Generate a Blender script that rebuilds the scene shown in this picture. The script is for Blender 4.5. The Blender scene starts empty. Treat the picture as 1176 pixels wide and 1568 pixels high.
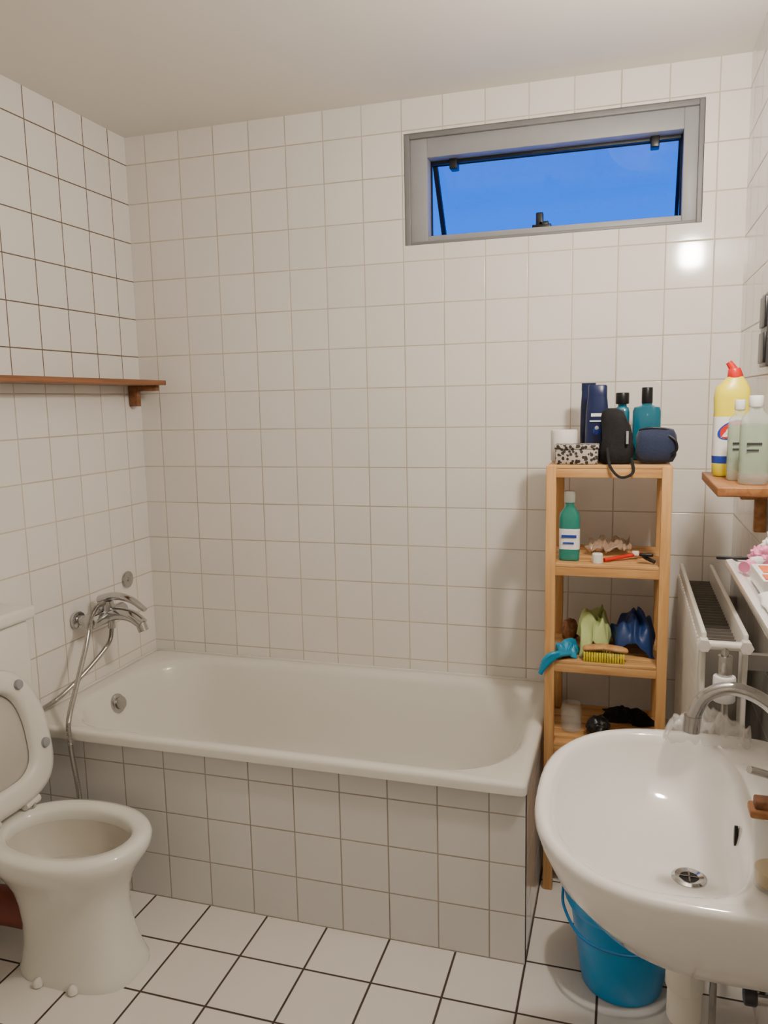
import bpy, bmesh, math, random
from mathutils import Vector, Matrix, noise
random.seed(4)
C=bpy.context.scene.collection

# ------------------------------------------------------------ helpers
def lin(c):
    return tuple(((v/255)/12.92 if v/255<=0.04045 else ((v/255+0.055)/1.055)**2.4) for v in c)+(1.0,)
class NT:
    def __init__(s,name):
        s.m=bpy.data.materials.new(name); s.m.use_nodes=True; s.t=s.m.node_tree; s.t.nodes.clear()
        s.o=s.n('ShaderNodeOutputMaterial'); s.b=s.n('ShaderNodeBsdfPrincipled'); s.l(s.b.outputs[0],s.o.inputs[0])
    def n(s,t,**k):
        x=s.t.nodes.new(t)
        for a,b in k.items(): setattr(x,a,b)
        return x
    def l(s,a,b): s.t.links.new(a,b)
    def put(s,sock,v):
        if isinstance(v,bpy.types.NodeSocket): s.l(v,sock)
        else: sock.default_value=v
    def math(s,op,a,b=None,c=None):
        x=s.n('ShaderNodeMath',operation=op); s.put(x.inputs[0],a)
        if b is not None: s.put(x.inputs[1],b)
        if c is not None: s.put(x.inputs[2],c)
        return x.outputs[0]
    def mix(s,f,a,b):
        x=s.n('ShaderNodeMix',data_type='RGBA'); s.put(x.inputs[0],f); s.put(x.inputs[6],a); s.put(x.inputs[7],b); return x.outputs[2]
    def rng(s,v,a,b,c=0.0,d=1.0,smooth=False):
        x=s.n('ShaderNodeMapRange'); x.interpolation_type='SMOOTHSTEP' if smooth else 'LINEAR'
        s.put(x.inputs[0],v)
        for i,q in enumerate((a,b,c,d)): x.inputs[i+1].default_value=q
        return x.outputs[0]

def pmat(name,col,rough=0.5,metal=0.0,var=0.06,scale=12.0,bump=0.0,bscale=60.0,coat=0.0,trans=0.0,ior=1.45,sheen=0.0,alpha=1.0):
    N=NT(name); tc=N.n('ShaderNodeTexCoord'); ns=N.n('ShaderNodeTexNoise'); ns.inputs['Scale'].default_value=scale; ns.inputs['Detail'].default_value=3
    N.l(tc.outputs['Object'],ns.inputs['Vector'])
    c=lin(col); d=tuple(max(0,v*(1-var*2)) for v in c[:3])+(1,); e=tuple(min(1,v*(1+var)) for v in c[:3])+(1,)
    N.l(N.mix(ns.outputs[0],d,e),N.b.inputs['Base Color'])
    N.b.inputs['Roughness'].default_value=rough; N.b.inputs['Metallic'].default_value=metal
    N.b.inputs['Coat Weight'].default_value=coat; N.b.inputs['Transmission Weight'].default_value=trans; N.b.inputs['IOR'].default_value=ior
    N.b.inputs['Sheen Weight'].default_value=sheen; N.b.inputs['Alpha'].default_value=alpha
    if bump>0:
        n2=N.n('ShaderNodeTexNoise'); n2.inputs['Scale'].default_value=bscale; n2.inputs['Detail'].default_value=4; N.l(tc.outputs['Object'],n2.inputs['Vector'])
        bp=N.n('ShaderNodeBump'); bp.inputs['Strength'].default_value=bump; bp.inputs['Distance'].default_value=0.003
        N.l(n2.outputs[0],bp.inputs['Height']); N.l(bp.outputs[0],N.b.inputs['Normal'])
    return N.m

def tilemat(name,u,v,u0,v0,p,g,col,grout,rough=0.09,grout2=None,zsplit=None,edge=0.012,wob=0.22,dark=0.74):
    N=NT(name); geo=N.n('ShaderNodeNewGeometry'); sep=N.n('ShaderNodeSeparateXYZ'); N.l(geo.outputs['Position'],sep.inputs[0])
    def ax(i,o):
        s=N.math('DIVIDE',N.math('SUBTRACT',sep.outputs[i],o),p)
        return s,N.math('ABSOLUTE',N.math('SUBTRACT',N.math('FRACT',s),0.5))
    su,mu=ax(u,u0); sv,mv=ax(v,v0)
    m=N.math('MAXIMUM',mu,mv); t=0.5-g/2/p
    mask=N.rng(m,t-0.006,t+0.002)
    comb=N.n('ShaderNodeCombineXYZ'); N.l(N.math('FLOOR',su),comb.inputs[0]); N.l(N.math('FLOOR',sv),comb.inputs[1])
    wn=N.n('ShaderNodeTexWhiteNoise',noise_dimensions='3D'); N.l(comb.outputs[0],wn.inputs['Vector'])
    c=lin(col); c2=tuple(x*0.95 for x in c[:3])+(1,)
    tc=N.mix(wn.outputs['Value'],c2,c)
    ns=N.n('ShaderNodeTexNoise'); ns.inputs['Scale'].default_value=2.2; ns.inputs['Detail'].default_value=5; N.l(geo.outputs['Position'],ns.inputs['Vector'])
    dirt=N.rng(ns.outputs[0],0.42,0.66,0.0,1.0)
    g1=lin(grout); g1b=tuple(x*dark for x in g1[:3])+(1,)
    gc=N.mix(dirt,g1,g1b)
    if grout2:
        gz=N.math('GREATER_THAN',sep.outputs[2],zsplit); gc=N.mix(gz,gc,lin(grout2))
    N.l(N.mix(mask,tc,gc),N.b.inputs['Base Color'])
    N.l(N.rng(mask,0,1,rough,0.85),N.b.inputs['Roughness'])
    h=N.math('SUBTRACT',1.0,N.rng(m,t-edge,t,0,1,True))
    n2=N.n('ShaderNodeTexNoise'); n2.inputs['Scale'].default_value=9.0; n2.inputs['Detail'].default_value=1
    off=N.n('ShaderNodeVectorMath',operation='ADD'); sc=N.n('ShaderNodeVectorMath',operation='SCALE'); N.l(wn.outputs['Color'],sc.inputs[0]); sc.inputs['Scale'].default_value=20
    N.l(geo.outputs['Position'],off.inputs[0]); N.l(sc.outputs[0],off.inputs[1]); N.l(off.outputs[0],n2.inputs['Vector'])
    h2=N.math('ADD',h,N.math('MULTIPLY',n2.outputs[0],wob))
    bp=N.n('ShaderNodeBump'); bp.inputs['Strength'].default_value=0.5; bp.inputs['Distance'].default_value=0.0013
    N.l(h2,bp.inputs['Height']); N.l(bp.outputs[0],N.b.inputs['Normal'])
    return N.m

def woodmat(name,c1,c2,axis=0,rough=0.5,s=18):
    N=NT(name); tc=N.n('ShaderNodeTexCoord'); mp=N.n('ShaderNodeMapping'); sc=[s*3,s*3,s*3]; sc[axis]=s*0.22; mp.inputs['Scale'].default_value=sc
    N.l(tc.outputs['Object'],mp.inputs[0]); ns=N.n('ShaderNodeTexNoise'); ns.inputs['Scale'].default_value=1.0; ns.inputs['Detail'].default_value=6; ns.inputs['Distortion'].default_value=0.6
    N.l(mp.outputs[0],ns.inputs['Vector']); N.l(N.mix(N.rng(ns.outputs[0],0.3,0.7),lin(c1),lin(c2)),N.b.inputs['Base Color'])
    N.b.inputs['Roughness'].default_value=rough
    bp=N.n('ShaderNodeBump'); bp.inputs['Strength'].default_value=0.2; bp.inputs['Distance'].default_value=0.002; N.l(ns.outputs[0],bp.inputs['Height']); N.l(bp.outputs[0],N.b.inputs['Normal'])
    return N.m

def group(name):
    e=bpy.data.objects.new(name,None); e.empty_display_size=0.05; C.objects.link(e); return e
def finish(me,name,mats,parent,smooth=35):
    bm=bmesh.new(); bm.from_mesh(me)
    bmesh.ops.recalc_face_normals(bm,faces=bm.faces)
    for f in bm.faces: f.smooth=smooth is not None
    if smooth is not None:
        for e in bm.edges:
            if len(e.link_faces)==2 and e.calc_face_angle(0)>math.radians(smooth): e.smooth=False
    bm.to_mesh(me); bm.free()
    o=bpy.data.objects.new(name,me); C.objects.link(o)
    if not isinstance(mats,(list,tuple)): mats=[mats]
    for m in mats: me.materials.append(m)
    if parent: o.parent=parent
    return o
def boxes(name,lst,mat,parent=None,bevel=0.0,seg=2):
    bm=bmesh.new()
    for (x0,x1,y0,y1,z0,z1) in lst:
        r=bmesh.ops.create_cube(bm,size=1.0)
        for v in r['verts']:
            v.co=Vector(((x0+x1)/2+v.co.x*(x1-x0),(y0+y1)/2+v.co.y*(y1-y0),(z0+z1)/2+v.co.z*(z1-z0)))
    if bevel>0: bmesh.ops.bevel(bm,geom=list(bm.edges),offset=bevel,segments=seg,affect='EDGES',profile=0.5)
    me=bpy.data.meshes.new(name); bm.to_mesh(me); bm.free()
    return finish(me,name,mat,parent,50)
def box(name,x0,x1,y0,y1,z0,z1,mat,parent=None,bevel=0.0,seg=2): return boxes(name,[(x0,x1,y0,y1,z0,z1)],mat,parent,bevel,seg)
def loft(name,rings,mat,parent=None,cap0=True,cap1=True,smooth=40,mi=None,closed=True):
    n=len(rings[0]); vs=[tuple(p) for r in rings for p in r]; fs=[]; ids=[]
    for i in range(len(rings)-1):
        for j in range(n if closed else n-1):
            k=(j+1)%n; fs.append((i*n+j,i*n+k,(i+1)*n+k,(i+1)*n+j)); ids.append(mi[i] if mi else 0)
    if cap0: fs.append(tuple(range(n))[::-1]); ids.append(mi[0] if mi else 0)
    if cap1: fs.append(tuple((len(rings)-1)*n+j for j in range(n))); ids.append(mi[-1] if mi else 0)
    me=bpy.data.meshes.new(name); me.from_pydata(vs,[],fs)
    for p,i in zip(me.polygons,ids): p.material_index=i
    return finish(me,name,mat,parent,smooth)
def sell(cx,cy,a,b,z,n=48,e=2.0,e2=None,a2=None):
    r=[]
    for i in range(n):
        t=2*math.pi*i/n; c,s=math.cos(t),math.sin(t)
        ex=e2 if (e2 and c>0) else e; aa=a2 if (a2 and c>0) else a
        r.append((cx+aa*math.copysign(abs(c)**(2/ex),c),cy+b*math.copysign(abs(s)**(2/ex),s),z))
    return r
def rrect(x0,x1,y0,y1,r,z,nc=10):
    pts=[]
    for cx,cy,a0 in ((x1-r,y1-r,0),(x0+r,y1-r,90),(x0+r,y0+r,180),(x1-r,y0+r,270)):
        for i in range(nc):
            a=math.radians(a0+90*i/(nc-1)); pts.append((cx+r*math.cos(a),cy+r*math.sin(a),z))
    return pts
def frame_of(d):
    d=d.normalized(); up=Vector((0,0,1)) if abs(d.z)<0.95 else Vector((1,0,0)); a=d.cross(up).normalized(); return a,d.cross(a).normalized()
def cyl(name,p0,p1,r,mat,parent=None,r2=None,n=28,bev=0.0):
    p0,p1=Vector(p0),Vector(p1); r2=r if r2 is None else r2; a,b=frame_of(p1-p0); L=(p1-p0).length; d=(p1-p0).normalized()
    st=[(0,r),(L,r2)]
    if bev>0: st=[(0,r-bev),(bev*0.3,r-bev*0.3),(bev,r),(L-bev,r2),(L-bev*0.3,r2-bev*0.3),(L,r2-bev)]
    rings=[[p0+d*h+(a*math.cos(2*math.pi*i/n)+b*math.sin(2*math.pi*i/n))*q for i in range(n)] for h,q in st]
    return loft(name,rings,mat,parent)
def lathe(name,prof,c,mat,parent=None,n=40,cap0=True,cap1=True,mi=None,smooth=40):
    rings=[[(c[0]+r*math.cos(2*math.pi*i/n),c[1]+r*math.sin(2*math.pi*i/n),c[2]+z) for i in range(n)] for r,z in prof]
    return loft(name,rings,mat,parent,cap0,cap1,smooth,mi)
def catmull(pts,k=10):
    P=[Vector(p) for p in pts]; P=[2*P[0]-P[1]]+P+[2*P[-1]-P[-2]]; out=[]
    for i in range(1,len(P)-2):
        for j in range(k):
            t=j/k; a,b,c,d=P[i-1],P[i],P[i+1],P[i+2]
            out.append(0.5*((2*b)+(c-a)*t+(2*a-5*b+4*c-d)*t*t+(3*b-a-3*c+d)*t**3))
    out.append(P[-2]); return out
def tube(name,pts,r,mat,parent=None,n=12,k=10,rib=0.0,flat=1.0,taper=None):
    Q=catmull(pts,k); rings=[]; prev=None
    for i,q in enumerate(Q):
        d=(Q[min(i+1,len(Q)-1)]-Q[max(i-1,0)]).normalized()
        if prev is None: a,b=frame_of(d)
        else:
            a=(prev-d*prev.dot(d)).normalized(); b=d.cross(a)
        prev=a; rr=r*(1+(rib if i%2 else -rib))
        if taper: rr*=taper[0]+(taper[1]-taper[0])*i/(len(Q)-1)
        rings.append([q+(a*math.cos(2*math.pi*j/n)+b*math.sin(2*math.pi*j/n)*flat)*rr for j in range(n)])
    return loft(name,rings,mat,parent,smooth=70)
def crumple(name,c,s,mat,parent=None,amp=0.35,fr=3.0,seed=0,sub=4):
    bm=bmesh.new(); bmesh.ops.create_icosphere(bm,subdivisions=sub,radius=1)
    for v in bm.verts:
        p=v.co.copy(); q=p*fr+Vector((seed*7.3,seed*3.1,0))
        f=1+amp*(noise.noise(q)+0.5*noise.noise(q*2.3)+0.25*(0.4-abs(noise.noise(q*3.6))*2))
        p=p*f; p.z=max(p.z,-0.8)
        v.co=Vector((c[0]+p.x*s[0],c[1]+p.y*s[1],c[2]+(p.z+0.8)*s[2]))
    me=bpy.data.meshes.new(name); bm.to_mesh(me); bm.free(); return finish(me,name,mat,parent,80)
def drape(name,x0,x1,y0,y1,zb,zfun,mat,parent=None,n=34,th=0.003,rag=1.0):
    top=[];
    for i in range(n):
        for j in range(n):
            u,v=i/(n-1),j/(n-1)
            ed=0.012*rag*noise.noise(Vector((u*3,v*3,zb*9)))
            x=x0+(x1-x0)*u+ed*2; y=y0+(y1-y0)*v+ed*1.6
            top.append((x,y,zb+max(0.0,zfun(u,v))+th))
    fs=[(i*n+j,(i+1)*n+j,(i+1)*n+j+1,i*n+j+1) for i in range(n-1) for j in range(n-1)]
    N=n*n; bot=[(x,y,max(zb,z-th)) for x,y,z in top]
    fs2=[tuple(N+k for k in f[::-1]) for f in fs]
    rim=[(i*n,(i+1)*n) for i in range(n-1)]+[((n-1)*n+j,(n-1)*n+j+1) for j in range(n-1)]+[((i+1)*n+n-1,i*n+n-1) for i in range(n-1)]+[(j+1,j) for j in range(n-1)]
    fs3=[(a,b,b+N,a+N) for a,b in rim]
    me=bpy.data.meshes.new(name); me.from_pydata(top+bot,[],fs+fs2+fs3); return finish(me,name,mat,parent,80)

# ------------------------------------------------------------ materials
W,H=2.28,2.66; YF=-3.35
WT=(233,229,223); GR=(200,188,170)
m_back=tilemat('tile_back',0,2,0.09,0.005,0.15,0.0032,WT,GR)
m_left=tilemat('tile_left',1,2,-0.11,0.005,0.15,0.0036,WT,GR,grout2=(100,82,64),zsplit=1.69)
m_right=tilemat('tile_right',1,2,-0.10,0.005,0.15,0.0032,WT,GR)
m_front=tilemat('tile_front',0,2,0.09,0.005,0.15,0.0034,WT,GR)
m_apf=tilemat('tile_apron_front',0,2,1.582,0.002,0.15,0.0032,(222,220,218),(172,162,148))
m_aps=tilemat('tile_apron_side',1,2,-0.79,0.002,0.15,0.0032,(222,220,218),(172,162,148))
m_floor=tilemat('tile_floor',0,1,1.684,-0.975,0.202,0.0058,(228,223,216),(70,56,48),rough=0.2,edge=0.010,wob=0.2)
m_ceil=pmat('ceiling_paint',(232,227,218),0.85,var=0.02,scale=2,bump=0.25,bscale=25)
m_enamel=pmat('tub_enamel',(226,223,214),0.12,var=0.01,scale=2,coat=0.3)
m_porc=pmat('porcelain',(240,238,235),0.08,var=0.01,scale=2,coat=0.5)
m_porc_t=pmat('toilet_porcelain',(228,227,218),0.09,var=0.01,scale=2,coat=0.5)
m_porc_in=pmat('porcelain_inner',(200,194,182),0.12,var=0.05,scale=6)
m_plw=pmat('white_plastic',(228,225,216),0.32,var=0.02)
m_seat=pmat('seat_plastic',(224,221,212),0.25,var=0.02)
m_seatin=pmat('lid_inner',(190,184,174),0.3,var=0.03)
m_chrome=pmat('chrome',(190,190,190),0.12,metal=1.0,var=0.03)
m_hose=pmat('hose_metal',(186,184,180),0.25,metal=1.0,var=0.1,scale=80)
m_gasket=pmat('black_rubber',(18,18,20),0.5)
m_fr=pmat('window_frame_grey',(148,149,151),0.45,var=0.05,scale=20)
m_fr2=pmat('window_frame_dark',(120,120,121),0.45,var=0.05,scale=20)
m_pine=woodmat('pine_v',(214,168,108),(186,134,76),2)
m_pineh=woodmat('pine_h',(216,170,110),(182,130,76),0)
m_piney=woodmat('pine_y',(204,156,98),(168,118,68),1)
m_teak=woodmat('shelf_wood_y',(176,122,74),(138,88,46),1)
m_dwood=woodmat('shelf_wood_d',(150,98,60),(108,68,40),1)
m_rad=pmat('radiator_paint',(220,216,208),0.4,var=0.03)
m_radd=pmat('radiator_dark',(126,120,112),0.6,var=0.2)
m_bucket=pmat('blue_plastic',(30,156,228),0.3,var=0.04)
m_bucketd=pmat('blue_plastic_dark',(22,110,176),0.35,var=0.04)
m_navy=pmat('navy_plastic',(22,34,74),0.3)
m_navyf=pmat('navy_fabric',(28,40,70),0.8,bump=0.5,bscale=150,sheen=0.2)
m_black=pmat('black_fabric',(20,20,22),0.85,bump=0.5,bscale=150)
m_blackp=pmat('black_plastic',(22,22,24),0.35)
m_teal=pmat('teal_liquid',(14,100,124),0.12,var=0.1,coat=0.6)
m_tealc=pmat('teal_clear',(28,124,112),0.08,var=0.1,coat=0.6)
m_yellow=pmat('yellow_plastic',(238,222,52),0.3)
m_red=pmat('red_plastic',(214,40,32),0.35)
m_white=pmat('white_label',(236,236,234),0.4,var=0.02)
m_bluel=pmat('blue_label',(32,62,160),0.4)
m_clear=pmat('clear_plastic',(216,222,214),0.08,alpha=0.40,coat=0.5)
m_bag=pmat('clear_film',(226,222,218),0.10,alpha=0.26,coat=1.0)
m_wrap=pmat('wrapper_film',(206,178,152),0.15,alpha=0.55,coat=0.8)
m_gel=pmat('gel_label',(170,188,166),0.25,alpha=0.75)
m_glass2=pmat('thin_glass',(225,232,228),0.04,alpha=0.18,coat=1.0)
m_paper=pmat('tissue_paper',(234,231,226),0.9,bump=0.3,bscale=200)
m_green=pmat('green_cloth',(182,198,132),0.9,bump=0.6,bscale=180)
m_nylon=pmat('navy_cloth',(32,58,112),0.45,bump=0.3,bscale=60)
m_glove=pmat('blue_rubber',(30,136,176),0.35,bump=0.2)
m_brist=pmat('yellow_bristle',(230,208,50),0.7,bump=0.9,bscale=400)
m_brown=pmat('brown_pvc',(112,52,38),0.5)
m_water=pmat('toilet_water',(186,182,172),0.03,var=0.02,coat=1.0)
m_amber=pmat('amber_liquid',(206,168,84),0.1,alpha=0.8)
m_pink=pmat('pink_plastic',(236,140,178),0.35)
m_orange=pmat('orange_print',(230,104,56),0.5)
m_drain=pmat('drain_steel',(150,146,140),0.25,metal=1.0,var=0.15,scale=60)
m_dark=pmat('dark_hole',(14,13,12),0.6)
m_anth=pmat('anthracite_plastic',(62,62,64),0.35)
def patmat():
    N=NT('leaf_pattern'); tc=N.n('ShaderNodeTexCoord'); v=N.n('ShaderNodeTexVoronoi'); v.inputs['Scale'].default_value=90; N.l(tc.outputs['Object'],v.inputs['Vector'])
    mp=N.n('ShaderNodeTexNoise'); mp.inputs['Scale'].default_value=60; N.l(tc.outputs['Object'],mp.inputs['Vector'])
    N.l(N.mix(N.math('GREATER_THAN',N.math('ADD',v.outputs['Distance'],N.math('MULTIPLY',mp.outputs[0],0.5)),0.74),lin((40,34,32)),lin((176,166,156))),N.b.inputs['Base Color']); N.b.inputs['Roughness'].default_value=0.6; return N.m
m_pat=patmat()
def glassmat():
    N=NT('window_glass'); tr=N.n('ShaderNodeBsdfTransparent'); gl=N.n('ShaderNodeBsdfGlossy'); gl.inputs['Roughness'].default_value=0.03
    ns=N.n('ShaderNodeTexNoise'); ns.inputs['Scale'].default_value=4; tr.inputs[0].default_value=(0.93,0.96,1,1)
    mx=N.n('ShaderNodeMixShader'); N.l(N.rng(ns.outputs[0],0.3,0.7,0.02,0.04),mx.inputs[0]); N.l(tr.outputs[0],mx.inputs[1]); N.l(gl.outputs[0],mx.inputs[2]); N.l(mx.outputs[0],N.o.inputs[0]); return N.m
m_glass=glassmat()

# ------------------------------------------------------------ room shell
wx0,wx1,wz0,wz1=1.147,2.149,2.161,2.545
boxes('wall_back',[(-0.12,wx0,0,0.14,0,H),(wx1,W+0.12,0,0.14,0,H),(wx0,wx1,0,0.14,0,wz0),(wx0,wx1,0,0.14,wz1,H)],m_back)
box('wall_left',-0.12,0,YF,0,0,H,m_left)
box('wall_right',W,W+0.12,YF,0,0,H,m_right)
box('wall_front',-0.12,W+0.12,YF-0.12,YF,0,H,m_front)
box('floor',-0.12,W+0.12,YF-0.12,0.14,-0.1,0,m_floor)
box('ceiling',-0.12,W+0.12,YF-0.12,0.14,H,H+0.1,m_ceil)

# window
win=group('window_1')
def ring(name,x0,x1,z0,z1,l,r,t,b,y0,y1,mat,bev=0.002):
    return boxes(name,[(x0,x0+l,y0,y1,z0,z1),(x1-r,x1,y0,y1,z0,z1),(x0+l,x1-r,y0,y1,z1-t,z1),(x0+l,x1-r,y0,y1,z0,z0+b)],mat,win,bev)
ring('outer_frame',wx0+.001,wx1-.001,wz0+.001,wz1-.001,0.020,0.016,0.018,0.010,0.004,0.09,m_fr2)
ring('inner_frame',wx0+.020,wx1-.016,wz0+.010,wz1-.018,0.062,0.046,0.066,0.021,0.016,0.08,m_fr)
gx0,gx1,gz0,gz1=wx0+.082,wx1-.062,wz0+.031,wz1-.084
ring('gasket',gx0-.001,gx1+.001,gz0-.001,gz1+.001,0.005,0.006,0.012,0.003,0.07,0.085,m_gasket,0.001)
th=math.radians(33)
def sp(x,s,n):
    return (x,0.10+s*math.sin(th)+n*math.cos(th),gz1+0.02-s*math.cos(th)+n*math.sin(th))
def sbox(name,x0,x1,s0,s1,n0,n1,mat):
    ra=[sp(x0,s0,n0),sp(x1,s0,n0),sp(x1,s1,n0),sp(x0,s1,n0)]; rb=[sp(x0,s0,n1),sp(x1,s0,n1),sp(x1,s1,n1),sp(x0,s1,n1)]
    return loft(name,[ra,rb],mat,win,smooth=20)
SL=0.34
sbox('sash_glass',gx0+0.005,gx1-0.005,0,SL,0,0.005,m_glass)
sbox('sash_edge_left',gx0-0.002,gx0+0.014,0,SL,-0.006,0.012,m_gasket)
sbox('sash_edge_right',gx1-0.010,gx1+0.002,0,SL,-0.006,0.012,m_gasket)
sbox('sash_edge_top',gx0,gx1,0.0,0.030,-0.006,0.012,m_gasket)
sbox('sash_edge_bottom',gx0,gx1,SL-0.012,SL,-0.006,0.012,m_gasket)
for i,x in enumerate((1.315,2.0)):
    box('hinge_%d'%(i+1),x-0.014,x+0.014,0.055,0.10,gz1-0.035,gz1+0.002,m_blackp,win,0.003)
boxes('latch',[(1.60,1.665,0.02,0.06,gz0-0.002,gz0+0.010),(1.612,1.636,0.03,0.06,gz0+0.008,gz0+0.052),(1.622,1.655,0.03,0.045,gz0+0.008,gz0+0.022)],m_blackp,win,0.003)

# ------------------------------------------------------------ bathtub
tub=group('bathtub')
R=[rrect(0.002,1.69,-0.82,-0.002,0.022,0.527),rrect(0.002,1.69,-0.82,-0.002,0.022,0.548),rrect(0.004,1.688,-0.818,-0.003,0.022,0.555),rrect(0.009,1.682,-0.811,-0.006,0.024,0.5595),
   rrect(0.020,1.67,-0.80,-0.012,0.03,0.560),rrect(0.055,1.655,-0.775,-0.045,0.22,0.557),rrect(0.066,1.645,-0.765,-0.055,0.25,0.549),rrect(0.076,1.632,-0.755,-0.064,0.25,0.530),
   rrect(0.105,1.58,-0.735,-0.085,0.24,0.42),rrect(0.14,1.50,-0.71,-0.11,0.22,0.28),rrect(0.175,1.43,-0.68,-0.14,0.20,0.205),rrect(0.23,1.36,-0.63,-0.19,0.17,0.172),rrect(0.33,1.25,-0.54,-0.28,0.12,0.163)]
loft('tub_shell',R,m_enamel,tub,cap0=False,smooth=60)
box('apron_front',0.002,1.684,-0.79,-0.765,0.0,0.54,m_apf,tub)
box('apron_side',1.66,1.684,-0.7899,-0.002,0.0,0.54,m_aps,tub)
cyl('overflow_rosette',(0.078,-0.41,0.478),(0.100,-0.41,0.484),0.038,m_chrome,tub,bev=0.008)
cyl('overflow_knob',(0.100,-0.41,0.484),(0.114,-0.41,0.488),0.025,m_hose,tub,bev=0.005)
cyl('tub_drain',(0.42,-0.41,0.160),(0.42,-0.41,0.168),0.03,m_drain,tub)
boxes('silicone_seam',[(0.002,1.66,-0.008,-0.001,0.555,0.566),(0.001,0.008,-0.79,-0.002,0.555,0.566)],m_plw,tub,0.002)

# tub faucet
fa=group('bath_faucet')
cyl('escutcheon_1',(0.001,-0.50,0.83),(0.022,-0.50,0.83),0.034,m_chrome,fa,bev=0.008)
cyl('escutcheon_2',(0.001,-0.35,0.83),(0.022,-0.35,0.83),0.034,m_chrome,fa,bev=0.008)
cyl('union_1',(0.02,-0.50,0.83),(0.075,-0.50,0.83),0.019,m_chrome,fa)
cyl('union_2',(0.02,-0.35,0.83),(0.075,-0.35,0.83),0.019,m_chrome,fa)
cyl('mixer_body',(0.078,-0.53,0.83),(0.078,-0.32,0.83),0.029,m_chrome,fa,bev=0.008)
tube('spout',[(0.08,-0.425,0.83),(0.13,-0.425,0.842),(0.19,-0.425,0.835),(0.235,-0.425,0.808)],0.026,m_chrome,fa,n=20,taper=(1,.85))
cyl('aerator',(0.226,-0.425,0.812),(0.238,-0.425,0.782),0.019,m_hose,fa)
lathe('cartridge',[(0.031,0.0),(0.032,0.02),(0.028,0.038),(0.014,0.045)],(0.08,-0.425,0.85),m_chrome,fa)
tube('lever',[(0.06,-0.425,0.892),(0.12,-0.425,0.908),(0.19,-0.425,0.898),(0.25,-0.425,0.862)],0.015,m_chrome,fa,n=16,flat=0.7,taper=(1.7,0.8))
cyl('diverter',(0.10,-0.425,0.815),(0.10,-0.425,0.785),0.014,m_chrome,fa)
hp=[(0.10,-0.425,0.785),(0.098,-0.45,0.73),(0.075,-0.55,0.66),(0.045,-0.66,0.60),(0.03,-0.76,0.578),(0.03,-0.845,0.56),(0.05,-0.86,0.42),(0.10,-0.865,0.20),(0.17,-0.862,0.09),(0.235,-0.858,0.16),(0.25,-0.852,0.34),(0.225,-0.842,0.50),(0.205,-0.82,0.588),(0.16,-0.72,0.66),(0.115,-0.60,0.76),(0.10,-0.54,0.85),(0.10,-0.50,0.885),(0.10,-0.46,0.89)]
tube('shower_hose',hp,0.0082,m_hose,fa,n=10,k=40,rib=0.12)
cap=group('pipe_cover_cap')
cyl('cap_plate',(0.001,-0.177,0.91),(0.010,-0.177,0.91),0.034,m_chrome,cap,bev=0.004)
cyl('cap_screw',(0.010,-0.177,0.91),(0.014,-0.177,0.91),0.008,m_hose,cap)

# ------------------------------------------------------------ toilet
TY=-1.115
to=group('toilet')
def te(x0,x1,hw,z,e=2.3): return sell((x0+x1)/2,TY,(x1-x0)/2,hw,z,56,e)
T=[te(.262,.632,.120,0,2.9),te(.262,.632,.120,.014,2.9),te(.268,.622,.117,.03,2.8),te(.272,.606,.108,.08,2.6),te(.27,.594,.104,.14,2.5),te(.258,.590,.106,.20,2.4),te(.24,.596,.116,.25,2.3),te(.215,.612,.134,.29,2.25),te(.195,.634,.156,.325,2.2),te(.182,.652,.171,.35,2.2),
   te(.176,.664,.178,.372,2.2),te(.176,.666,.180,.392,2.2),te(.182,.660,.174,.404,2.2),te(.198,.645,.159,.408,2.2),te(.228,.620,.133,.405,2.1),te(.238,.610,.123,.394,2.1),te(.236,.614,.126,.365,2.1)]
loft('bowl',T,m_porc_t,to,cap1=False,smooth=60)
T2=[te(.236,.614,.126,.366,2.1),te(.25,.604,.118,.33,2.1),te(.28,.582,.102,.28,2.1),te(.32,.555,.075,.24,2.0),te(.36,.53,.05,.22,2.0)]
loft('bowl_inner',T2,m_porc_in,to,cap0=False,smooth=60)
loft('water',[te(.29,.578,.096,.268,2.1),te(.29,.578,.096,.270,2.1)],m_water,to)
for i,(x,y) in enumerate(((0.50,TY-0.122),(0.385,TY-0.124))):
    lathe('bolt_cap_%d'%(i+1),[(0.013,0),(0.013,0.012),(0.008,0.02),(0.002,.022)],(x,y,0.004),m_plw,to,n=16)
box('tank_body',0.004,0.150,TY-0.225,TY+0.225,0.60,0.955,m_plw,to,0.02,4)
box('tank_lid',0.002,0.164,TY-0.235,TY+0.240,0.953,0.995,m_plw,to,0.012,4)
tube('flush_pipe',[(0.08,TY,0.62),(0.08,TY,0.50),(0.09,TY,0.40),(0.14,TY,0.345),(0.23,TY,0.335)],0.024,m_plw,to,n=18)
tube('soil_pipe',[(0.33,TY,0.13),(0.2,TY,0.13),(0.08,TY,0.12),(0.004,TY,0.12)],0.055,m_brown,to,n=24)
tl=math.radians(9)
def eg(v0,v1,hw,n,e=2.3,N=56):
    r=[]
    for i in range(N):
        t=2*math.pi*i/N; c,s=math.cos(t),math.sin(t); ee=e if s>0 else 3.2
        vc=v0+(v1-v0)*0.40
        u=hw*math.copysign(abs(c)**(2/ee),c); v=vc+((v1-vc) if s>0 else (vc-v0))*math.copysign(abs(s)**(2/ee),s)
        r.append(sp2(u,v,n))
    return r
def sp2(u,v,n): return (0.222-v*math.sin(tl)+n*math.cos(tl),TY+u,0.430+v*math.cos(tl)+n*math.sin(tl))
loft('lid',[eg(.006,.414,.190,-.016),eg(.0,.42,.196,-.008),eg(.004,.416,.192,0.0)],m_seat,to,smooth=60)
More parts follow.
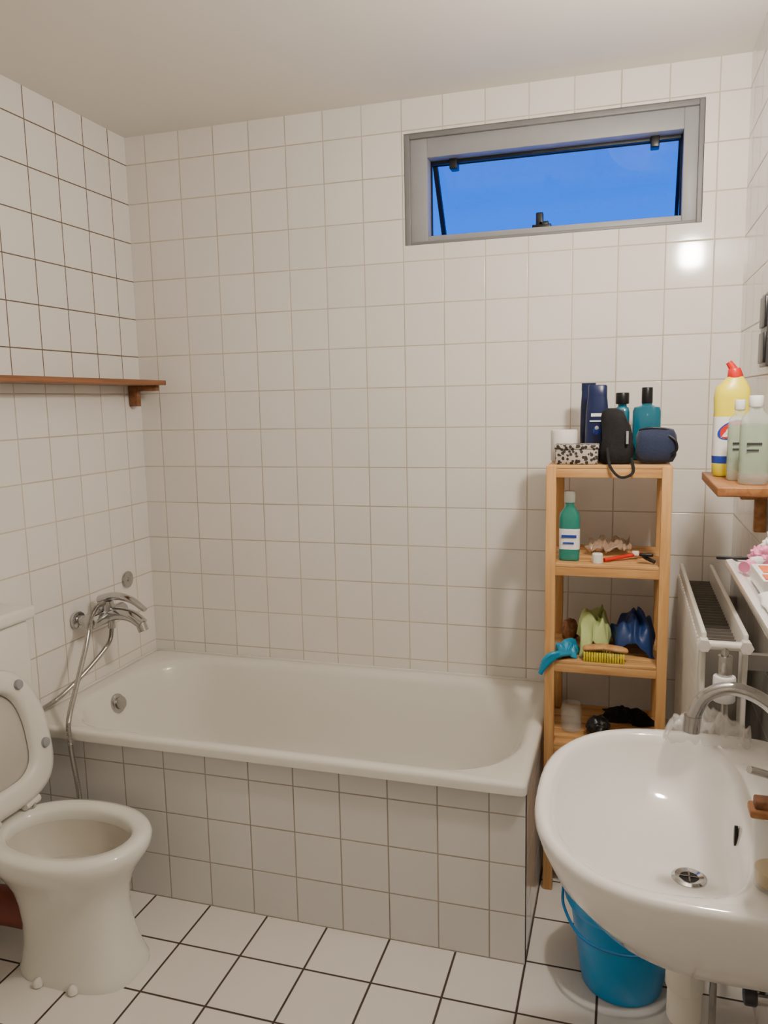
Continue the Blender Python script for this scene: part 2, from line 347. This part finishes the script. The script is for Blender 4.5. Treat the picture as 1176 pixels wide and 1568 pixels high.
loft('lid_inner',[eg(.05,.37,.135,0.0),eg(.055,.365,.13,0.003)],m_seatin,to,smooth=60)
loft('seat',[eg(.075,.355,.112,.006),eg(.004,.418,.190,.006),eg(.0,.422,.196,.014),eg(.006,.416,.190,.024),eg(.02,.402,.174,.030),eg(.060,.37,.130,.030),eg(.073,.357,.115,.022),eg(.075,.355,.112,.006)],m_seat,to,cap0=False,cap1=False,smooth=60)
for i,(u,v) in enumerate(((.10,.355),(-.10,.355),(.155,.15),(-.155,.15))):
    cyl('seat_bumper_%d'%(i+1),sp2(u,v,.026),sp2(u,v,.040),0.015,m_fr,to,bev=0.003)
for i,u in enumerate((.08,-.08)):
    cyl('hinge_pin_%d'%(i+1),(0.226,TY+u-0.03,0.425),(0.226,TY+u+0.03,0.425),0.014,m_plw,to,bev=0.003)
    cyl('hinge_post_%d'%(i+1),(0.226,TY+u,0.400),(0.226,TY+u,0.425),0.014,m_chrome,to)
# toilet brush holder
tbh=group('toilet_brush_holder')
lathe('holder',[(.050,0),(.054,.004),(.050,.06),(.046,.12),(.043,.12),(.045,.06),(.045,.01),(.0,.01)],(.275,-1.385,.001),m_plw,tbh,cap1=False)
cyl('brush_handle',(.275,-1.385,.02),(.275,-1.385,.36),.008,m_plw,tbh); lathe('brush_head',[(.01,.015),(.034,.02),(.034,.09),(.012,.10)],(.275,-1.385,.001),m_white,tbh)

# ------------------------------------------------------------ left shelf
ls=group('wooden_wall_shelf')
box('board',0.002,0.16,-1.75,-0.055,1.687,1.706,m_dwood,ls,0.002)
boxes('brackets',[(0.002,0.13,-0.085,-0.06,1.665,1.687),(0.002,0.042,-0.085,-0.06,1.605,1.667),(0.002,0.13,-1.5,-1.475,1.665,1.687),(0.002,0.042,-1.5,-1.475,1.605,1.667)],m_dwood,ls,0.002)

# ------------------------------------------------------------ rack
rk=group('wooden_storage_rack')
rx0,rx1,ry0,ry1=1.697,2.062,-0.42,-0.06; pw=0.03
boxes('posts',[(a,a+pw,b,b+pw,0,1.40) for a in (rx0,rx1-pw) for b in (ry0,ry1-pw)],m_pine,rk,0.002)
tops=[1.40,1.095,0.785,0.51,0.20]
rails=[];side=[];sl=[]
for t in tops:
    for b in (ry0+0.004,ry1-pw+0.004): rails.append((rx0+pw-0.001,rx1-pw+0.001,b,b+0.02,t-0.036,t-0.006))
    for a in (rx0+0.004,rx1-pw+0.004): side.append((a,a+0.02,ry0+pw-.001,ry1-pw+.001,t-0.036,t-0.008))
    d=(ry1-ry0-0.008)/6
    for i in range(6):
        a0,a1=(rx0+0.004,rx1-0.004)
        if t<1.4 and i in (0,5): a0,a1=rx0+pw,rx1-pw
        sl.append((a0,a1,ry0+0.004+i*d,ry0+0.004+(i+1)*d-0.006,t-0.010,t+0.002))
boxes('shelf_rails',rails,m_pineh,rk,0.0015); boxes('side_rails',side,m_piney,rk,0.0015); boxes('shelf_slats',sl,m_pineh,rk,0.0015)

Z0=1.4025
def bottle(name,c,w,d,h,neck,mats,mi=None,cap_h=0.03,cap_r=0.015,sh=0.75,e=2.8):
    g=group(name); rings=[]
    for f,s in ((0,.9),(.015,.98),(.05,1),(.12,1),(.2,1),(.55,1),(sh,1),(min(sh+.08,.93),.9),(min(sh+.14,.95),.6)): rings.append(sell(c[0],c[1],w/2*s,d/2*s,c[2]+h*f,36,e))
    rings.append(sell(c[0],c[1],neck,neck,c[2]+h*min(sh+.2,.97),36,2.0)); rings.append(sell(c[0],c[1],neck,neck,c[2]+h,36,2.0))
    loft('body',rings,mats[:-1],g,mi=mi,smooth=50)
    cyl('cap',(c[0],c[1],c[2]+h-0.002),(c[0],c[1],c[2]+h+cap_h),cap_r,mats[-1],g,bev=0.003)
    return g
tr=group('toilet_paper_roll')
lathe('roll',[(0.018,0),(0.040,0),(0.042,0.004),(0.042,0.096),(0.040,0.10),(0.018,0.10),(0.018,0)],(1.738,-0.255,Z0),m_paper,tr,cap0=False,cap1=False)
pb=group('patterned_box')
box('box_body',1.722,1.848,-0.395,-0.315,Z0,Z0+0.050,m_pat,pb,0.004); box('box_lid',1.719,1.851,-0.398,-0.312,Z0+0.046,Z0+0.060,m_pat,pb,0.003)
sb=group('shampoo_bottle')
cx,cy=1.840,-0.265
rg=[sell(cx,cy,.036*s,.02*s,Z0+z,36,2.6) for z,s in ((0,.9),(.004,1),(.05,1.02),(.10,1.0),(.15,.96),(.19,.86),(.205,.80))]
loft('body',rg,[m_navy,m_navy],sb,smooth=50)
loft('cap',[sell(cx,cy,.029,.017,Z0+z,36,2.6) for z in (.205,.236)]+[sell(cx,cy,.026,.014,Z0+.24,36,2.6)],m_navy,sb)
boxes('label_print',[(cx-.018,cx+.018,cy-.0225,cy-.0195,Z0+.142,Z0+.152),(cx-.022,cx+.012,cy-.0225,cy-.0195,Z0+.126,Z0+.130)],m_white,sb)
crumple('label_figure',(cx,cy-.0205,Z0+.085),(.011,.003,.014),m_bluel,sb,amp=.2)
crumple('label_figure_head',(cx,cy-.0215,Z0+.100),(.006,.003,.007),m_white,sb,amp=.1)
sb2=group('shampoo_bottle')
loft('body',[sell(1.808,-0.165,.026*s,.018*s,Z0+z,30,2.6) for z,s in ((0,.9),(.004,1),(.10,1.0),(.17,.95),(.2,.88),(.225,.85))],m_navy,sb2,smooth=50)
loft('cap',[sell(1.808,-0.165,.023,.017,Z0+z,30,2.6) for z in (.223,.248)],m_navy,sb2)
po=group('black_pouch')
o=loft('pouch_body',[sell(1.902+dx,-0.345,a,b,Z0+z,40,2.8) for z,a,b,dx in ((0,.040,.034,0),(.006,.046,.042,0),(.04,.049,.044,0),(.08,.047,.042,0),(.115,.043,.038,-.003),(.14,.036,.032,-.008),(.158,.026,.024,-.013),(.168,.010,.012,-.017))],m_black,po,smooth=80)
for v in o.data.vertices:
    if v.co.z>Z0+.003:
        v.co.x+=noise.noise(v.co*24)*0.010; v.co.y+=noise.noise(v.co*26+Vector((9,0,0)))*0.009
tube('strap',[(1.875,-0.392,Z0+0.05),(1.885,-0.428,Z0-0.002),(1.915,-0.436,Z0-0.034),(1.950,-0.434,Z0-0.02),(1.945,-0.40,Z0+0.02)],0.0045,m_black,po,flat=0.5)
cyl('cord_lock',(1.932,-0.394,Z0+0.10),(1.932,-0.394,Z0+0.062),0.004,m_fr,po)
bottle('mouthwash_bottle',(1.990,-0.20,Z0),.086,.05,.180,.016,[m_teal,m_blackp],sh=.86,cap_h=.050,cap_r=.017,e=3.5)
bottle('lotion_bottle',(1.915,-0.19,Z0),.046,.036,.180,.014,[m_teal,m_blackp],sh=.84,cap_h=.035,cap_r=.021)
tb=group('toiletry_bag')
rr=[]
for x,s in ((1.958,.55),(1.964,.85),(1.974,.98),(2.005,1.04),(2.040,1.0),(2.064,.90),(2.073,.6)):
    rr.append([(x,-0.34+.048*s*math.copysign(abs(math.cos(t))**.75,math.cos(t)),Z0+.054+ (.054*s)*math.copysign(abs(math.sin(t))**.75,math.sin(t))) for t in [2*math.pi*i/36 for i in range(36)]])
o=loft('bag_body',rr,m_navyf,tb,smooth=80)
tube('zip',[(1.965,-0.362,Z0+.102),(1.99,-0.368,Z0+.107),(2.03,-0.368,Z0+.106),(2.064,-0.36,Z0+.094)],.003,m_blackp,tb)
tube('handle',[(2.050,-0.382,Z0+.085),(2.068,-0.388,Z0+.07),(2.072,-0.388,Z0+.045),(2.058,-0.384,Z0+.03)],.004,m_blackp,tb)

# shelf 1
Z1=1.0975
bottle('mouthwash_bottle',(1.765,-0.355,Z1),.064,.042,.185,.014,[m_tealc,m_white,m_clear],mi=[0,0,0,0,1,0,0,0,0,0],cap_h=.035,cap_r=.018,sh=.74,e=3.4)
boxes('label_print',[(1.742,1.788,-.379,-.3755,Z1+.075,Z1+.083),(1.747,1.780,-.379,-.3755,Z1+.055,Z1+.060)],m_bluel,bpy.data.objects['mouthwash_bottle.001'])
cp=group('bottle_cap'); lathe('cap',[(.016,0),(.017,.002),(.016,.028),(.014,.03)],(1.852,-.385,Z1),m_white,cp)
tn=group('toothbrush'); tube('handle',[(1.872,-.37,Z1+.007),(1.915,-.34,Z1+.010),(1.955,-.31,Z1+.014),(1.985,-.28,Z1+.012)],.006,m_red,tn); box('bristles',1.955,1.975,-.312,-.298,Z1+.012,Z1+.026,m_white,tn,.002)
rz=group('razor'); tube('handle',[(2.02,-.38,Z1+.008),(1.995,-.37,Z1+.018),(1.98,-.375,Z1+.03)],.006,m_blackp,rz); box('head',1.975,2.015,-.385,-.37,Z1+.024,Z1+.034,m_blackp,rz,.003)
drape('plastic_wrapper',1.82,1.95,-.27,-.13,Z1,lambda u,v:.024+.030*noise.noise(Vector((u*5,v*5,1)))+.016*noise.noise(Vector((u*13,v*13,3))),m_wrap)
# shelf 2
Z2=0.7875
def fold(seed,h,a=.018,ex=1.0):
    def f(u,v):
        d=max(0,1-(abs(2*u-1)**2.6+abs(2*v-1)**2.6)*.8)
        return h*d**ex*(1+.35*noise.noise(Vector((u*2.2+seed,v*2.2,seed))))+a*d**.5*(noise.noise(Vector((u*5+seed,v*5,seed)))+.6*math.sin(u*19+v*8+seed+4*noise.noise(Vector((u*3,v*3,seed)))))
    return f
drape('green_cleaning_cloth',1.80,1.892,-.365,-.17,Z2,fold(5,.105,.020,.5),m_green)
drape('navy_rain_cover',1.903,2.028,-.345,-.13,Z2,fold(3,.110,.024,.5),m_nylon)
crumple('brown_sponge',(1.760,-.19,Z2),(.028,.035,.040),m_dwood,amp=.2,seed=1)
gl=group('rubber_gloves')
drape('palm',1.738,1.793,-.40,-.30,Z2,fold(8,.035,.010,.7),m_glove,gl)
for i in range(4): tube('finger_%d'%(i+1),[(1.755+.006*i,-.395,Z2+.018),(1.735,-.426,Z2+.024-.003*i),(1.712-.004*i,-.436,Z2+.018-.012*i),(1.694-.003*i,-.437,Z2-.006-.012*i)],.008,m_glove,gl,n=12)
br=group('scrubbing_brush')
loft('brush_back',[[(x,-.398+.020*math.cos(t)*s,Z2+.036+.009*math.sin(t)*s+.010*math.sin((x-1.80)*20)) for t in [2*math.pi*i/20 for i in range(20)]] for x,s in ((1.812,.3),(1.817,.8),(1.835,1),(1.88,1),(1.93,1),(1.945,.8),(1.95,.3))],m_piney,br,smooth=70)
bb=[]
for i in range(16):
    for j in range(3):
        bb.append((1.816+i*.0078,1.822+i*.0078,-.414+j*.011,-.406+j*.011,Z2,Z2+.031))
boxes('bristles',bb,m_brist,br,.001,1)
# shelf 3
Z3=0.5125
jar=group('glass_jar'); lathe('jar',[(.0,.003),(.030,.0),(.034,.004),(.034,.075),(.030,.085),(.030,.092),(.027,.092),(.031,.07),(.031,.008),(.0,.006)],(1.775,-.30,Z3),m_glass2,jar,cap0=False,cap1=False)
crumple('black_sponge',(1.862,-.33,Z3),(.038,.04,.036),m_blackp,amp=.2,seed=4)
drape('dark_cleaning_rag',1.87,2.03,-.22,-.10,Z3,fold(6,.025,.012),m_black)

# ------------------------------------------------------------ right wall shelf + bottles
rs=group('wooden_wall_shelf')
box('board',2.14,W-.002,-.83,-.42,1.362,1.385,m_teak,rs,.003)
boxes('bracket',[(2.215,W-.002,-.66,-.635,1.335,1.362),(2.25,W-.002,-.66,-.635,1.25,1.337)],m_teak,rs,.002)
ZS=1.3865
cb=group('toilet_cleaner_bottle')
bx,by=2.198,-.545
rg=[]
for z,a,b,ox in ((0,.040,.028,0),(.006,.044,.032,0),(.035,.045,.033,0),(.055,.046,.034,0),(.16,.045,.033,0),(.175,.044,.032,0),(.21,.046,.033,0),(.235,.043,.03,.0),(.252,.030,.022,.004),(.265,.019,.017,.006)):
    rg.append(sell(bx+ox,by,a,b,ZS+z,36,2.6))
loft('body',rg,[m_yellow,m_white,m_bluel],cb,mi=[0,0,2,1,0,0,0,0,0],smooth=50)
cyl('cap',(bx+.006,by,ZS+.262),(bx+.002,by,ZS+.287),.020,m_red,cb,r2=.016,bev=.003); cyl('nozzle',(bx+.002,by,ZS+.283),(bx-.012,by,ZS+.304),.011,m_red,cb,r2=.008)
def oval(nm,rx,rz,y0,m):
    ts=[2*math.pi*i/24 for i in range(24)]
    loft(nm,[[(bx+rx*math.cos(t),y+.008*abs(math.cos(t))**2,ZS+.125+rz*math.sin(t)+rx*.3*math.cos(t)) for t in ts] for y in (by-y0,by-.031)],m,cb)
oval('logo_ring',.036,.024,.0355,m_bluel); oval('logo',.032,.020,.0365,m_red); oval('logo_text',.022,.007,.0375,m_white)
def gelb(x,y,w,h):
    g=group('hand_gel_bottle')
    rings=[sell(x,y,w*s,w*.7*s,ZS+h*f,32,2.8) for f,s in ((0,.9),(.02,1),(.12,1),(.68,1),(.76,.92),(.83,.5),(.88,.42))]
    loft('body',rings,[m_clear,m_gel],g,mi=[0,0,1,0,0,0],smooth=50)
    cyl('cap',(x,y,ZS+h*.87),(x,y,ZS+h),w*.48,m_white,g,bev=.003)
    boxes('label_print',[(x-w*.6,x+w*.4,y-w*.7-.002,y-w*.7+.003,ZS+h*.45,ZS+h*.475),(x-w*.6,x+w*.2,y-w*.7-.002,y-w*.7+.003,ZS+h*.38,ZS+h*.40)],m_anth,g)
gelb(2.205,-.655,.027,.205); gelb(2.228,-.755,.034,.215)

# switch plate
sw=group('switch_plate'); box('plate',W-.012,W-.001,-.60,-.492,1.675,1.865,m_anth,sw,.003); boxes('rockers',[(W-.018,W-.010,-.588,-.504,1.777,1.855),(W-.018,W-.010,-.588,-.504,1.685,1.763)],m_blackp,sw,.002)

# radiator
rd=group('radiator')
ya,yb,zb,zt=-.88,-.06,.46,1.04
boxes('panels',[(2.112,2.124,ya,yb,zb,zt),(2.205,2.217,ya,yb,zb,zt)],m_rad,rd,.003)
rb=[]
y=ya+.03
while y<yb-.03:
    rb.append((2.107,2.114,y,y+.022,zb+.03,zt-.03)); rb.append((2.215,2.222,y,y+.022,zb+.03,zt-.03)); y+=.035
boxes('ribs',rb,m_rad,rd,.003)
boxes('convector_fins',[(2.124,2.205,ya+.06+.03*i,ya+.062+.03*i,zb+.05,zt-.05) for i in range(25)],m_radd,rd)
boxes('wall_mounts',[(2.217,W-.001,ya+.1,ya+.12,zt-.12,zt-.08),(2.217,W-.001,yb-.12,yb-.1,zt-.12,zt-.08)],m_radd,rd)
cyl('end_manifold',(2.108,ya-.008,zt-.028),(2.222,ya-.008,zt-.028),.011,m_rad,rd)
cyl('nut_1',(2.118,ya+.005,zt-.028),(2.118,ya-.022,zt-.028),.016,m_rad,rd,n=6); cyl('nut_2',(2.211,ya+.005,zt-.028),(2.211,ya-.022,zt-.028),.016,m_rad,rd,n=6)
tube('supply_pipe',[(2.165,ya-.01,zt-.03),(2.165,ya-.012,zt-.07),(2.168,ya-.012,zt-.16),(2.17,ya-.012,.30),(2.17,ya-.012,.0)],.009,m_hose,rd)
cyl('valve_body',(2.166,ya-.012,zt-.05),(2.166,ya-.012,zt-.10),.017,m_hose,rd,n=20,bev=.003)
cyl('valve_knob',(2.166,ya-.012,zt-.10),(2.166,ya-.012,zt-.165),.026,m_white,rd,bev=.006)

# white vanity shelf
vs=group('vanity_shelf')
def vr(i,z): return rrect(2.135+i,W-.001,-1.66+i,-1.03-i,.045,z)
loft('shelf_slab',[vr(.01,1.238),vr(.002,1.243),vr(0,1.25),vr(.002,1.258),vr(.012,1.260),vr(.018,1.254)],m_porc,vs,smooth=60)
ZV=1.2565
tbx=group('toothpaste_tube'); loft('tube_body',[[(2.168+.05*f,-1.19+.10*f+w*math.cos(t),ZV+.016+.014*(1-f*.8)*math.sin(t)) for t in [2*math.pi*i/20 for i in range(20)]] for f,w in ((0,.016),(.5,.02),(1,.024))],m_white,tbx,smooth=70); cyl('cap',(2.153,-1.22,ZV+.016),(2.169,-1.188,ZV+.016),.011,m_pink,tbx)
pk=group('medicine_box'); box('carton',2.160,2.240,-1.40,-1.25,ZV+.001,ZV+.03,m_white,pk,.001); boxes('print',[(2.165,2.235,-1.39,-1.35,ZV+.029,ZV+.0315),(2.170,2.195,-1.33,-1.27,ZV+.029,ZV+.0312)],m_orange,pk)
lf=group('folded_leaflet'); drape('sheet',2.148,2.20,-1.52,-1.42,ZV,lambda u,v:.006+.008*math.sin(u*3)+.004*v,m_white,lf,n=14,th=.001,rag=.2)
crumple('pink_razor_cap',(2.195,-1.125,ZV),(.020,.022,.022),m_pink,amp=.5,seed=11)
crumple('cotton_pads_bag',(2.235,-1.07,ZV),(.030,.026,.030),m_white,amp=.5,seed=12)
tw=group('black_comb'); box('comb_bar',2.118,2.190,-1.075,-1.065,ZV+.001,ZV+.008,m_blackp,tw,.002)

# ------------------------------------------------------------ washbasin
sk=group('washbasin'); SY=-1.368
def so(x0,x1,hw,z,e=2.5,e2=7,cy=SY):
    cx=(x0+x1)/2+.03; return sell(cx,cy,cx-x0,hw,z,72,e,e2,x1-cx)
WX=W-.002
S=[so(2.02,2.20,.10,.615,2.2,3),so(1.94,2.26,.18,.630,2.2,4),so(1.86,WX,.255,.68,2.3,6),so(1.805,WX,.305,.755,2.4),so(1.783,WX,.327,.81,2.5),so(1.775,WX,.335,.836,2.5),so(1.777,WX,.333,.846,2.5),so(1.785,WX-.003,.326,.852,2.5),
   so(1.797,2.17,.305,.852,2.45,3),so(1.806,2.155,.296,.847,2.4,3),so(1.813,2.147,.289,.832,2.4,3),so(1.835,2.14,.265,.785,2.3,3),so(1.875,2.132,.215,.738,2.2,2.6),so(1.94,2.118,.14,.712,2.1,2.3),so(2.0,2.10,.06,.704,2,2),so(2.032,2.084,.026,.702,2,2)]
loft('basin',S,m_porc,sk,smooth=60)
dcx=2.06
lathe('drain_ring',[(.015,.003),(.026,.006),(.032,.003),(.032,0)],(dcx,SY-.01,.702),m_chrome,sk,cap0=False,cap1=False)
lathe('drain_hole',[(.018,0),(.018,.003)],(dcx,SY-.01,.7025),m_dark,sk)
boxes('drain_cross',[(dcx-.017,dcx+.017,SY-.0115,SY-.0085,.7058,.7075),(dcx-.0015,dcx+.0015,SY-.027,SY+.007,.7058,.7075)],m_drain,sk)
loft('overflow_slot',[[(2.136+.004*k,SY+.008*math.cos(t),.795+.020*math.sin(t)) for t in [2*math.pi*i/24 for i in range(24)]] for k in (0,1.5)],m_dark,sk)
cyl('trap_cup',(dcx,SY,.47),(dcx,SY,.62),.036,m_plw,sk,bev=.004); cyl('trap_neck',(dcx,SY,.59),(dcx,SY,.635),.042,m_plw,sk,bev=.004); cyl('trap_bottom',(dcx,SY,.40),(dcx,SY,.47),.032,m_plw,sk,bev=.006)
tube('waste_pipe',[(dcx,SY,.53),(2.15,SY,.53),(2.20,SY,.53),(W-.002,SY,.53)],.018,m_plw,sk,n=18)
for i,yy in enumerate((-1.19,-1.27)):
    cyl('angle_valve_%d'%(i+1),(W-.002,yy,.40),(2.195,yy,.40),.012,m_chrome,sk); cyl('valve_wheel_%d'%(i+1),(2.205,yy,.40),(2.180,yy,.40),.019,m_anth,sk,bev=.004)
    tube('supply_hose_%d'%(i+1),[(2.215,yy,.41),(2.212,yy,.48),(2.205,yy-.02,.56),(2.21,-1.35,.66)],.006,m_anth,sk)
fb=group('basin_faucet')
fx=2.222
lathe('faucet_base',[(.026,0),(.026,.008),(.021,.014),(.021,.07),(.023,.075),(.021,.095),(.012,.10)],(fx,SY,.8525),m_chrome,fb)
tube('spout',[(fx,SY,.93),(fx-.006,SY,1.005),(2.180,SY,1.056),(2.125,SY,1.078),(2.080,SY,1.062),(2.060,SY,1.025),(2.056,SY,1.005)],0.0125,m_chrome,fb,n=18)
cyl('spout_tip',(2.057,SY,1.02),(2.055,SY,.99),.0155,m_chrome,fb)
tube('lever',[(fx-.01,SY-.02,.92),(fx-.03,SY-.035,.935),(fx-.075,SY-.06,.955)],.007,m_chrome,fb)
cyl('handle_hub',(fx,SY-.015,.915),(fx,SY-.05,.92),.016,m_chrome,fb,bev=.004)
cup=group('tooth_glass')
gxx,gyy=2.160,-1.615
lathe('tumbler',[(.0,.004),(.026,0),(.029,.003),(.034,.12),(.032,.12),(.027,.008),(.0,.008)],(gxx,gyy,.8535),m_glass2,cup,cap0=False,cap1=False)
lathe('liquid',[(.026,0),(.028,.022)],(gxx,gyy,.862),m_amber,cup)
wb=group('wooden_nail_brush')
boxes('handle',[(2.118,2.20,-1.645,-1.61,.976,.990)],m_teak,wb,.004); box('bristles',2.125,2.15,-1.64,-1.615,.988,1.003,m_dwood,wb,.003)
drape('clear_plastic_bag',2.03,2.19,-1.118,-1.055,.8535,lambda u,v:.006+.055*max(0,math.sin(math.pi*u))**.6*max(0,math.sin(math.pi*v))**.4*(1+.7*noise.noise(Vector((u*7,v*4,2))))+.022*noise.noise(Vector((u*14,v*7,3))),m_bag)

# bucket
bk=group('bucket'); bc=(1.948,-.775,0)
lathe('pail',[(.0,.004),(.098,.004),(.104,0),(.108,.006),(.142,.235),(.150,.237),(.156,.250),(.158,.285),(.153,.290),(.149,.285),(.147,.25),(.138,.23),(.103,.012),(.0,.010)],(bc[0],bc[1],.001),m_bucket,bk,cap0=False,cap1=False,n=56)
tube('handle',[(bc[0]-.160,bc[1],.262),(bc[0]-.154,bc[1]-.05,.225),(bc[0]-.10,bc[1]-.14,.205),(bc[0],bc[1]-.172,.20),(bc[0]+.10,bc[1]-.14,.205),(bc[0]+.154,bc[1]-.05,.225),(bc[0]+.160,bc[1],.262)],.004,m_bucketd,bk)

# wall lamp
lp=group('wall_lamp')
N=NT('lamp_glow'); e=N.n('ShaderNodeEmission'); ns=N.n('ShaderNodeTexNoise'); N.l(N.mix(ns.outputs[0],(1,.895,.765,1),(1,.905,.785,1)),e.inputs[0]); e.inputs[1].default_value=490; N.l(e.outputs[0],N.o.inputs[0])
lathe('globe',[(.002,-.056),(.025,-.054),(.042,-.045),(.048,-.03),(.05,0),(.048,.03),(.042,.045),(.025,.054),(.002,.056)],(2.205,-1.24,2.26),N.m,lp,smooth=60)
cyl('lamp_base',(W-.001,-1.24,2.26),(W-.03,-1.24,2.26),.045,m_white,lp,bev=.005)

# world: dusk sky
w=bpy.data.worlds.new('dusk_sky'); bpy.context.scene.world=w; w.use_nodes=True; t=w.node_tree; t.nodes.clear()
o=t.nodes.new('ShaderNodeOutputWorld'); b=t.nodes.new('ShaderNodeBackground'); tc=t.nodes.new('ShaderNodeTexCoord'); sx=t.nodes.new('ShaderNodeSeparateXYZ'); rp=t.nodes.new('ShaderNodeValToRGB')
ns=t.nodes.new('ShaderNodeTexNoise'); ns.inputs['Scale'].default_value=4; ma=t.nodes.new('ShaderNodeMath'); ma.operation='MULTIPLY_ADD'; ma.inputs[1].default_value=0.06
t.links.new(tc.outputs['Generated'],sx.inputs[0]); t.links.new(tc.outputs['Generated'],ns.inputs['Vector']); t.links.new(ns.outputs[0],ma.inputs[0]); t.links.new(sx.outputs[2],ma.inputs[2])
t.links.new(ma.outputs[0],rp.inputs[0]); t.links.new(rp.outputs[0],b.inputs[0]); t.links.new(b.outputs[0],o.inputs[0])
rp.color_ramp.elements[0].position=.20; rp.color_ramp.elements[0].color=(.002,.175,1.0,1); rp.color_ramp.elements[1].position=.40; rp.color_ramp.elements[1].color=(.001,.115,.74,1)
b.inputs[1].default_value=1.7

# camera
yaw,pitch,roll,f=0.2997,0.1408,-0.0207,1202.2951
F=Vector((-math.sin(yaw)*math.cos(pitch),math.cos(yaw)*math.cos(pitch),-math.sin(pitch))); Rv=Vector((math.cos(yaw),math.sin(yaw),0)); U=Rv.cross(F)
c,s=math.cos(roll),math.sin(roll); R2=Rv*c+U*s; U2=U*c-Rv*s
cam=bpy.data.cameras.new('camera'); co=bpy.data.objects.new('camera',cam); C.objects.link(co)
cam.sensor_fit='HORIZONTAL'; cam.sensor_width=36; cam.lens=f/1176*36; cam.clip_start=.02
co.matrix_world=Matrix([[R2.x,U2.x,-F.x,1.9276],[R2.y,U2.y,-F.y,-2.8523],[R2.z,U2.z,-F.z,1.6072],[0,0,0,1]])
bpy.context.scene.camera=co
